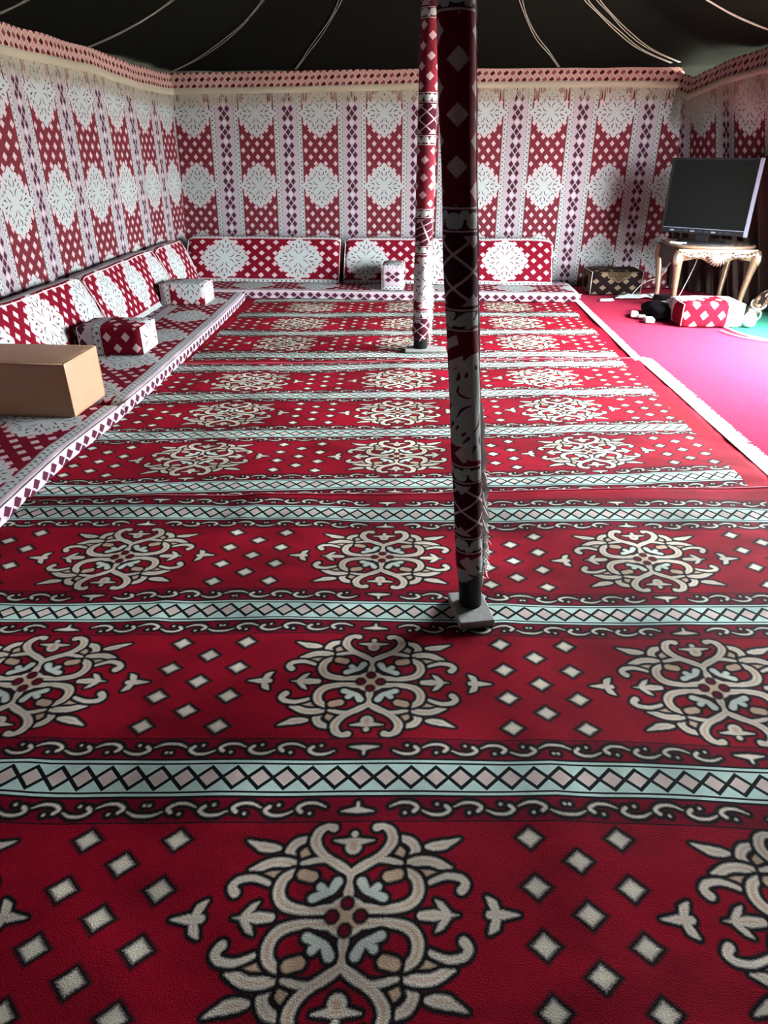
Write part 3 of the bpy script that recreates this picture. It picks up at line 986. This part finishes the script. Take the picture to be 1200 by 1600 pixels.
# ------------------------------------------------------------------ tent poles
def tent_pole(name, path, rad, cover_z0, uoff, label, plate, seam_ang, vflip=1, rag=1.0, seed=0, base_h=.022, tile=PT, drift=((0, .40), (.5, .36), (.85, .42), (1.10, .12), (3.0, .02)), wrap=None):
    """path: [(z, x, y)] of the axis"""
    root = empty(name, (path[0][1], path[0][2], 0))
    ztop = path[-1][0]
    zs = list(np.arange(cover_z0, ztop, .02)) + [ztop]
    N = 28
    ax = lambda z: lerp_path(path, z)

    def fn(t, z):
        x, y = ax(z)
        a = t * 2 * math.pi + seam_ang
        w = 1 + .06 * fn_noise(math.cos(a) * 1.0, z * 2.2 + seed, 2.2, math.sin(a) * 2) + .035 * math.sin(z * 14 + 3 * math.sin(a + z)) * .5
        k = min((z - cover_z0) / .05, 1)
        r = rad * (.93 + .07 * k) * w
        e = cover_z0 + (.02 * math.sin(a * 2 + seed) if z < cover_z0 + .001 else 0)
        zz = z if z > cover_z0 + .001 else e
        return (x + r * math.cos(a), y + r * math.sin(a), zz), ((z + uoff) / tile + .5, (t - (1.5 * math.pi - seam_ang) / (2 * math.pi)) * 2 * math.pi * rad / tile * vflip + lerp_path(drift, z)[0])
    grid('cloth_wrap', list(np.linspace(0, 1, N + 1)), zs, fn, wrap or M_WRAP, root)
    # inner pipe
    tube('pipe', [(ax(z)[0], ax(z)[1], z) for z in (base_h, .2, cover_z0 + .3)], rad * .86, M_PIPE, root, 28)
    # raw selvedge of the wrap, loose along the pole
    V, F, U = [], [], []
    zs2 = list(np.arange(cover_z0 + .02, ztop, .012))
    for i, z in enumerate(zs2):
        x, y = ax(z)
        a = seam_ang
        rr = rad * 1.0
        fl = (.010 + .016 * abs(fn_noise(z, seed, 9)) + .012 * abs(fn_noise(z, seed, 31))) * (2.0 if z < .5 else 1.2 if z < .8 else .55) * rag
        ca, sa = math.cos(a), math.sin(a)
        V += [(x + rr * math.cos(a + .25), y + rr * math.sin(a + .25), z), (x + (rr + fl * .7) * ca, y + (rr + fl * .7) * sa, z + .003), (x + (rr + fl) * math.cos(a - .10), y + (rr + fl) * math.sin(a - .10), z)]
        U += [((z + uoff) / tile + .5, .1), ((z + uoff) / tile + .5, .13), ((z + uoff) / tile + .5, .16)]
        if i:
            b = (i - 1) * 3
            F += [(b, b + 1, b + 4, b + 3), (b + 1, b + 2, b + 5, b + 4)]
    mesh('selvedge', V, F, M_WFRINGE, root)
    # frayed threads low down
    parts = []
    rr_ = random.Random(seed)
    for k in range(int(60 * rag)):
        z = rr_.uniform(cover_z0 - .0, cover_z0 + .42) if k % 3 else rr_.uniform(cover_z0 + .02, cover_z0 + .14)
        x, y = ax(z); a = seam_ang + rr_.uniform(-.3, .2)
        p = Vector((x + rad * math.cos(a), y + rad * math.sin(a), z))
        pts = [p]
        for q in range(4):
            p = p + Vector((math.cos(a) * rr_.uniform(.0, .012), math.sin(a) * rr_.uniform(0, .010), rr_.uniform(-.022, .006)))
            pts.append(p)
        parts.append(tube_geo(pts, [.0022, .0026, .002, .0018, .001], 4))
    # one long dangling twist
    x, y = ax(cover_z0 + .1)
    a = seam_ang
    p0 = Vector((x + (rad + .012) * math.cos(a), y + (rad + .012) * math.sin(a), cover_z0 + .12))
    parts.append(tube_geo([p0 + Vector((.004 * math.sin(k), .003 * math.cos(k * 1.7), -.022 * k)) for k in range(10)], [.006, .005, .004, .005, .003, .0035, .003, .004, .003, .001], 6))
    V, F = join_geo(parts)
    tag(mesh('frayed_threads', V, F, M_WFRINGE, root), kind='stuff')
    # base plate
    (px, py), (sx, sy), rot, th, zb = plate
    V, F = rbox_geo((px, py, zb + th / 2), (sx, sy, th), .002, rot)
    pl = mesh('base_plate', V, F, M_PLATE, root); pl.data.polygons.foreach_set('use_smooth', [False] * len(F))
    tag(root, label, 'tent pole', 'tent poles wrapped in patterned cloth')
    return root


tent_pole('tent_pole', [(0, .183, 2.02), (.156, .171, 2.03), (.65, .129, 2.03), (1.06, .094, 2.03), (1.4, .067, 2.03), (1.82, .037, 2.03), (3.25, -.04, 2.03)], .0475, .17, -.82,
          'near tent pole in shade-darkened patterned cloth with frayed edge, standing on the nearest carpet', ((.180, 2.0), (.125, .185), .22, .030, .016), .42, seed=3)
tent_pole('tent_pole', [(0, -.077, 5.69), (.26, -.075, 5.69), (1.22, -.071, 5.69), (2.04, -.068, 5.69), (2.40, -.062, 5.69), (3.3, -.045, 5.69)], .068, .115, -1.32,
          'farther tent pole in red and white cloth coloured as sunlit, with a dark foot', ((-.03, 5.66), (.34, .16), .02, .016, .012), .40, seed=8, rag=.9, wrap=M_WRAP_LIT)


# ------------------------------------------------------------------ gilt table
T0 = Vector((2.47, 7.42, 0)); TW, TD, TH = .84, .72, .650
tb = empty('console_table', (2.9, 7.8, 0))
TR = .0


def tp(x, y, z):
    return (T0.x + x + .05 * (1 - 0) * 0, T0.y + y, z)


def outline(inset, n=80):
    pts = []
    for i in range(n):
        a = 2 * math.pi * i / n
        c, s = math.cos(a), math.sin(a)
        e = 5.0
        x = math.copysign(abs(c) ** (2 / e), c) * (TW / 2 - inset); y = math.copysign(abs(s) ** (2 / e), s) * (TD / 2 - inset)
        y -= .018 * math.cos(x / (TW / 2) * math.pi) * (-1 if s > 0 else 1)
        x += .010 * math.cos(y / (TD / 2) * math.pi) * (1 if c > 0 else -1)
        pts.append((TW / 2 + x, TD / 2 + y))
    return pts


V, F = [], []
levels = [(.030, TH - .036), (.012, TH - .030), (.000, TH - .020), (.000, TH - .010), (.008, TH - .002), (.016, TH)]
for ins, z in levels:
    for (x, y) in outline(ins): V.append(tp(x, y, z))
n = 80
for j in range(len(levels) - 1):
    for i in range(n):
        F.append((j * n + i, j * n + (i + 1) % n, (j + 1) * n + (i + 1) % n, (j + 1) * n + i))
F.append(tuple(range(n))[::-1])
mesh('table_rim', V, F, M_GOLD, tb)
V = [tp(x, y, TH + .0005) for (x, y) in outline(.0165)]
mesh('table_top', V + [(v[0], v[1], v[2] - .004) for v in V], [tuple(range(n))] + [(i, n + i, n + (i + 1) % n, (i + 1) % n) for i in range(n)], M_TOP, tb, smooth=False)


def apron(p0, p1, prof, thick, nrm, name='apron'):
    """board from p0 to p1 hanging from the rim, lower edge follows prof(t)"""
    V, F = [], []
    N = 40
    for i in range(N + 1):
        t = i / N
        x = p0[0] + (p1[0] - p0[0]) * t; y = p0[1] + (p1[1] - p0[1]) * t
        bowd = .014 * math.sin(math.pi * t)
        for dz in (0, .5, 1):
            z = (TH - .034) * (1 - dz) + prof(t) * dz
            V.append((x + nrm[0] * bowd * (.6 + dz), y + nrm[1] * bowd * (.6 + dz), z))
        V.append((x - nrm[0] * thick, y - nrm[1] * thick, prof(t)))
        V.append((x - nrm[0] * thick, y - nrm[1] * thick, TH - .034))
    for i in range(N):
        for j in range(4):
            a = i * 5 + j
            F.append((a, a + 5, a + 6, a + 1))
    return mesh(name, V, F, M_GOLD, tb)


def scallop(t):
    c = abs(t - .5) * 2
    z = TH - .130
    z -= .060 * math.exp(-(c / .26) ** 2)
    z -= .016 * math.cos(c * math.pi * 2.2) * (1 if c > .25 else 0) * .8
    z -= .05 * max(0, c - .85) / .15
    return z


apron(tp(.03, .025, 0), tp(TW - .03, .025, 0), scallop, .02, (0, -1))
M_SHADED_SIDE = plain('shade_toned_side', (.045, .030, .022), .5, var=.2)  # shade on the table's left side put into this darker colour
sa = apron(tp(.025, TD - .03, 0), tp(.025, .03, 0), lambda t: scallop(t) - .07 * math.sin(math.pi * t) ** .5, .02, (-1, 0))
sa.data.materials[0] = M_SHADED_SIDE; sa['label'] = 'side apron with shade in its colour'
apron(tp(TW - .025, .03, 0), tp(TW - .025, TD - .03, 0), scallop, .02, (1, 0))
apron(tp(TW - .03, TD - .025, 0), tp(.03, TD - .025, 0), scallop, .02, (0, 1))

# carved shell ornament: a fan of leaf lobes
def carving(cx, cz, y, w, h, n=7, seed=0):
    parts = []
    r_ = random.Random(seed)
    for k in range(n):
        a = math.pi * (k + .5) / n
        d = Vector((math.cos(a) * w, 0, -math.sin(a) * h))
        pts = [Vector((cx, y, cz)) + d * t + Vector((0, -.018 * math.sin(math.pi * t) - .006, 0)) for t in np.linspace(0, 1, 7)]
        parts.append(tube_geo(pts, [.008, .012, .015, .016, .015, .012, .005], 8))
    for k in range(6):
        s = -1 if k % 2 else 1
        q = k // 2
        bx = cx + s * (w * .55 + q * .035); bz = cz - .006 + .012 * q
        pts = [Vector((bx + s * t * .055, y - .012 - .006 * math.sin(t * 3), bz - .020 * math.sin(t * 3.6))) for t in np.linspace(0, 1, 7)]
        parts.append(tube_geo(pts, [.010, .013, .012, .010, .009, .007, .003], 7))
    return join_geo(parts)


V, F = carving(T0.x + TW / 2, TH - .070, T0.y + .002, .125, .125, 11)
mesh('carved_shell', V, F, M_CARVE, tb)
V, F = carving(T0.x + .20, TH - .075, T0.y + .008, .075, .040, 6)
mesh('carved_leaves', V, F, M_CARVE, tb)
V, F = carving(T0.x + TW - .20, TH - .075, T0.y + .008, .060, .036, 5)
mesh('carved_leaves', V, F, M_CARVE, tb)


def cab_leg(cx, cy, sx, sy):
    """cabriole leg: knee bulges outward at the top, tapers inward, toe turns out"""
    prof = [(.600, .000, .044), (.560, .008, .052), (.515, .010, .052), (.46, .002, .044), (.38, -.012, .037), (.28, -.026, .032), (.18, -.038, .028), (.09, -.044, .025), (.045, -.040, .026), (.018, -.030, .030)]
    pts, R = [], []
    for z, o, r in prof:
        pts.append((cx + sx * o, cy + sy * o, z)); R.append(r)
    P = catmull(pts, 4)
    Ri = list(np.interp(np.linspace(0, len(R) - 1, len(P)), range(len(R)), R))
    lg = tube('leg', P, Ri, M_GOLD, tb, 12)
    parts = []
    for k in range(5):
        a = -.8 + k * .4
        base = Vector((cx + sx * .018, cy + sy * .018, .585))
        out = Vector((sx * math.cos(a) - sy * math.sin(a) * .6, sy * math.cos(a) + sx * math.sin(a) * .6, 0)).normalized()
        pts = [base + out * (.026 + .012 * math.sin(t * 3)) + Vector((0, 0, -.13 * t)) for t in np.linspace(0, 1, 6)]
        parts.append(tube_geo(pts, [.010, .013, .012, .010, .007, .003], 6))
    V, F = join_geo(parts)
    mesh('knee_carving', V, F, M_CARVE, lg)
    return lg


for (x, y, sx, sy) in ((.045, .045, -1, -1), (TW - .045, .045, 1, -1), (.045, TD - .045, -1, 1), (TW - .045, TD - .045, 1, 1)):
    lg = cab_leg(T0.x + x, T0.y + y, sx * .75, sy * .75)
    if (sx, sy) == (-1, 1): lg['label'] = 'silvered rear leg'
    for ch in lg.children: ch.location = (0, 0, 0)
tag(tb, 'gilt cabriole console table with carved shell apron, carrying the television', 'table')

# ------------------------------------------------------------------ television
tv = empty('television', (2.75, 7.85, TH))
A = Vector((2.44, 7.98, 0)); B = Vector((3.13, 7.46, 0)); dirn = (B - A).normalized(); nrm = Vector((dirn.y, -dirn.x, 0))
if nrm.y > 0: nrm = -nrm
ctr = (A + B) / 2; Wd = (B - A).length; ang = math.atan2(dirn.y, dirn.x)
zb, zt = .735, 1.435


def loc(s, d, z):
    p = A + dirn * s + nrm * d
    return (p.x, p.y, z)


def tvbox(name, s0, s1, d0, d1, z0, z1, mat, parent, r=.004):
    c = A + dirn * (s0 + s1) / 2 + nrm * (d0 + d1) / 2
    return rbox(name, (c.x, c.y, (z0 + z1) / 2), (abs(s1 - s0), abs(d1 - d0), z1 - z0), mat, parent, r, ang)


tvbox('casing', 0, Wd, -.05, 0, zb, zt, M_BLACKPL, tv, .008)
tvbox('screen', .022, Wd - .030, -.002, .003, zb + .050, zt - .018, M_SCREEN, tv, .001)
tvbox('bezel', .0, .022, .0, .006, zb, zt, M_BLACKPL, tv, .002)
tvbox('bezel', .022, Wd - .030, .0, .006, zt - .018, zt, M_BLACKPL, tv, .002)
tvbox('bezel', .022, Wd - .030, .0, .006, zb, zb + .050, M_BLACKPL, tv, .002)
s = tvbox('side_trim', Wd - .030, Wd + .002, -.03, .008, zb - .005, zt + .003, M_SILVER, tv, .003); s['label'] = 'silver side trim'
s = tvbox('lower_trim', .022, Wd - .030, .003, .008, zb + .046, zb + .052, M_SILVER, tv, .001); s['label'] = 'thin silver line under the screen'
tvbox('neck', Wd / 2 - .06, Wd / 2 + .06, -.05, -.015, TH + .012, zb + .05, M_BLACKPL, tv, .004)
V, F = [], []
for j, (k, z) in enumerate(((1, TH + .002), (1.0, TH + .010), (.94, TH + .015))):
    for i in range(40):
        a = 2 * math.pi * i / 40
        V.append(loc(Wd / 2 + math.cos(a) * .24 * k, -.02 + math.sin(a) * .12 * k, z))
for j in range(2):
    for i in range(40): F.append((j * 40 + i, j * 40 + (i + 1) % 40, j * 40 + 40 + (i + 1) % 40, j * 40 + 40 + i))
F.append(tuple(range(80, 120))); F.append(tuple(range(40))[::-1])
mesh('foot', V, F, M_BLACKPL, tv)
for k in range(9):
    tvbox('speaker_slot', .10 + k * .07, .145 + k * .07, .005, .0075, zb + .016, zb + .030, M_SILVER if k % 3 == 0 else M_BCORD, tv, .001)
tag(tv, 'black flat television angled in the corner on the gilt table', 'television')

# small things on and under the table
rm = empty('remote_control', (2.47, 7.62, TH))
V, F = rbox_geo((2.53, 7.62, TH + .010), (.050, .16, .018), .006, .9); mesh('body', V, F, M_WHITEPL, rm)
kp = []
for i in range(2):
    for j in range(5):
        v, f = rbox_geo((2.53 + (i - .5) * .018 * .6 - (j - 2) * .020, 7.62 + (i - .5) * .016 + (j - 2) * .016, TH + .020), (.009, .009, .004), .001, .9); kp.append((v, f))
V, F = join_geo(kp); mesh('keypad', V, F, M_BLACKPL, rm, smooth=False)
tag(rm, 'white remote control lying on the left of the gilt table', 'remote control')
tag(tube('cable', catmull([(2.56, 7.56, TH + .006), (2.68, 7.50, TH + .006), (2.84, 7.47, TH + .006), (3.0, 7.50, TH + .006), (3.08, 7.58, TH + .006)]), .005, M_BCORD),
    'black cable lying in a curve on the gilt table top', 'cable', 'cables around the television')
tag(tube('cable', catmull([(2.94, 8.1, .60), (2.88, 7.98, .42), (2.80, 7.92, .22), (2.72, 7.86, .06), (2.66, 7.80, .012)]), .004, M_CORD),
    'pale cable hanging slantwise behind the table apron to the floor', 'cable', 'cables around the television')
tag(tube('cable', catmull([(2.66, 8.18, .42), (2.64, 8.19, .30), (2.58, 8.22, .22), (2.50, 8.25, .185), (2.42, 8.27, .13), (2.34, 8.29, .02)]), .005, M_CORD),
    'pale cable looping out beside the silvered rear table leg', 'cable', 'cables around the television')
# black receiver under the table
st = empty('receiver_box', (2.55, 7.6, 0))
rbox('casing', (2.56, 7.62, .072), (.24, .30, .105), M_BLACKPL, st, .008, .2)
rbox('front_panel', (2.50, 7.46, .072), (.19, .006, .070), plain('smoked_panel', (.03, .033, .035), .2), st, .002, .2)
rbox('grey_label', (2.675, 7.60, .095), (.010, .11, .05), M_PLATE, st, .002, .2)
for dx, dy in ((-.08, -.11), (.09, -.08), (-.1, .1), (.08, .12)):
    tube('foot', [(2.56 + dx, 7.62 + dy, .008), (2.56 + dx, 7.62 + dy, .024)], .014, M_BLACKPL, st, 10)
tag(st, 'black receiver box on the floor under the gilt table', 'electronics')
bgp = empty('black_bag', (2.42, 7.2, 0))


def crumple(name, c, s, mat, parent, seed, amp=.2, nu=26, nv=16, flat=.0):
    V, F = [], []
    for j in range(nv + 1):
        ph = math.pi * j / nv
        for i in range(nu):
            a = 2 * math.pi * i / nu
            d = Vector((math.sin(ph) * math.cos(a), math.sin(ph) * math.sin(a), math.cos(ph)))
            k = 1 + amp * noise.noise(d * 2.3 + Vector((seed, 0, 0))) + amp * .5 * noise.noise(d * 6 + Vector((0, seed, 0)))
            p = Vector((d.x * s[0] * k, d.y * s[1] * k, d.z * s[2] * k))
            p.z = max(p.z, -s[2] * .75)
            V.append((c[0] + p.x, c[1] + p.y, c[2] + p.z + s[2] * .75))
    for j in range(nv):
        for i in range(nu):
            F.append((j * nu + i, (j + 1) * nu + i, (j + 1) * nu + (i + 1) % nu, j * nu + (i + 1) % nu))
    return mesh(name, V, F, mat, parent)


crumple('bag_body', (2.30, 7.14, .012), (.145, .26, .080), plain('black_bag_cloth', (.006, .005, .006), .9, bump=.4, spec=.03), bgp, 2.0)
tube('strap', catmull([(2.28, 7.05, .02), (2.20, 7.15, .015), (2.22, 7.35, .015), (2.33, 7.40, .03)]), .006, M_BCORD, bgp)
tag(bgp, 'flat black bag on the red carpet left of the pink cushion', 'bag')

# papers and adapter on the red carpet
def sheet(name, pts, z, mat, label, cat, group=None, crum=.012):
    a, b, c, d = [Vector((p[0], p[1], 0)) for p in pts]
    def fn(u, v):
        p = (a * (1 - u) + b * u) * (1 - v) + (d * (1 - u) + c * u) * v
        return (p.x, p.y, z + .004 + crum * abs(fn_noise(p.x, p.y, 9, z)) + crum * .6 * u * v), (u, v)
    o = grid(name, list(np.linspace(0, 1, 12)), list(np.linspace(0, 1, 9)), fn, mat, solid=.0015)
    return tag(o, label, cat, group)


sheet('paper', [(1.88, 7.88), (2.05, 7.90), (2.06, 8.02), (1.92, 8.02)], .012, M_PAPER, 'thin white paper lying flat in front of the black and gold cushion', 'paper', 'papers on the red carpet')
sheet('paper', [(2.08, 8.02), (2.50, 8.05), (2.60, 8.26), (2.16, 8.22)], .016, M_PAPER, 'crumpled white plastic sheet between the dark cushion and the table leg', 'paper', 'papers on the red carpet', .03)
sheet('paper', [(2.50, 8.0), (2.80, 8.0), (2.84, 8.2), (2.54, 8.2)], .016, M_PAPER, 'grey-white sheet on the floor beneath the gilt table', 'paper', 'papers on the red carpet', .02)
ad = empty('power_adapter', (2.11, 7.0, 0))
V, F = rbox_geo((2.075, 7.14, .032), (.075, .20, .034), .012, -.25); mesh('body', V, F, M_WHITEPL, ad)
V, F = rbox_geo((2.150, 6.88, .034), (.085, .12, .040), .008, -.1); mesh('plug_block', V, F, M_WHITEPL, ad)
V, F = rbox_geo((2.115, 7.02, .036), (.07, .07, .026), .006, -.25); mesh('grey_lead_cover', V, F, M_PLATE, ad)
tag(ad, 'small white and grey power adapter lying on the red carpet', 'adapter')

# things at the right edge beside the pink cushion
bd = empty('cloth_bundle', (3.2, 7.0, 0))
V, U, F = [], [], []
for j in range(15):
    t = j / 14
    for i in range(20):
        a = 2 * math.pi * i / 20
        rx = .075 * math.sin(math.pi * (.12 + .80 * t)) ** .6 * (1 + .15 * noise.noise(Vector((math.cos(a), math.sin(a), t * 3))))
        V.append((3.11 + .20 * t + rx * math.cos(a) * .9, 6.92 + .16 * t + rx * math.sin(a), .075 + .27 * t * .75 + rx * .55 * math.sin(a + .5)))
        U.append((i / 20 * .45 / PT + .35, t * .4 / PT + .3))
for j in range(14):
    for i in range(20): F.append((j * 20 + i, j * 20 + (i + 1) % 20, (j + 1) * 20 + (i + 1) % 20, (j + 1) * 20 + i))
F.append(tuple(range(20))[::-1]); F.append(tuple(range(280, 300)))
mesh('rolled_cloth', V, F, M_DARKCLOTH, bd, U)
tube('tie', [(3.21 + .066 * math.cos(a), 7.0 + .074 * math.sin(a), .176 + .038 * math.sin(a + .5)) for a in np.linspace(0, 2 * math.pi, 20)], .006, M_WFRINGE, bd, 6)
tag(bd, 'rolled black and white flowered cloth leaning beside the table', 'cloth')
jug = empty('plastic_jug', (3.07, 6.80, 0))
V, F = [], []
pr = [(.0, .0), (.042, .0), (.056, .02), (.060, .05), (.056, .09), (.040, .12), (.024, .135), (.022, .150), (.026, .155)]
for r_, z in pr:
    for i in range(24):
        a = 2 * math.pi * i / 24; V.append((3.07 + r_ * math.cos(a), 6.80 + r_ * math.sin(a), z + .004))
for j in range(len(pr) - 1):
    for i in range(24): F.append((j * 24 + i, j * 24 + (i + 1) % 24, (j + 1) * 24 + (i + 1) % 24, (j + 1) * 24 + i))
mesh('body', V, F, M_MINT, jug)
tube('handle', catmull([(3.09, 6.80, .148), (3.14, 6.79, .150), (3.155, 6.79, .10), (3.125, 6.80, .05)]), .006, M_MINT, jug, 8)
tag(jug, 'pale mint plastic jug on the floor right of the pink cushion', 'jug')

# dark brown curtain hung behind the table, in the right corner
cu = empty('brown_curtain', (3.3, 8.3, 0))
def cu_top(t):
    return .80 + .65 * max(0, min(1, (t - .42) / .14))


def cu_fn(t, z):
    y = 8.95 - 2.3 * t
    x = right_x(y, z) - .05 - .035 * math.sin(t * 95 + 2 * math.sin(t * 17)) - .012 * math.sin(t * 210)
    return (x, y, z), (t, z)
grid('curtain_cloth', list(np.linspace(0, 1, 260)), list(np.linspace(.02, 1, 10)), lambda t, k: cu_fn(t, k * cu_top(t)), plain('brown_curtain_cloth', (.035, .022, .018), .9, bump=.3, var=.3), cu)
tube('hem', [cu_fn(t, cu_top(t))[0] for t in np.linspace(0, 1, 200)], .006, plain('brown_hem', (.05, .03, .025), .9), cu, 5)
tag(cu, 'dark brown pleated cloth hung low in the corner behind the gilt table', 'curtain')
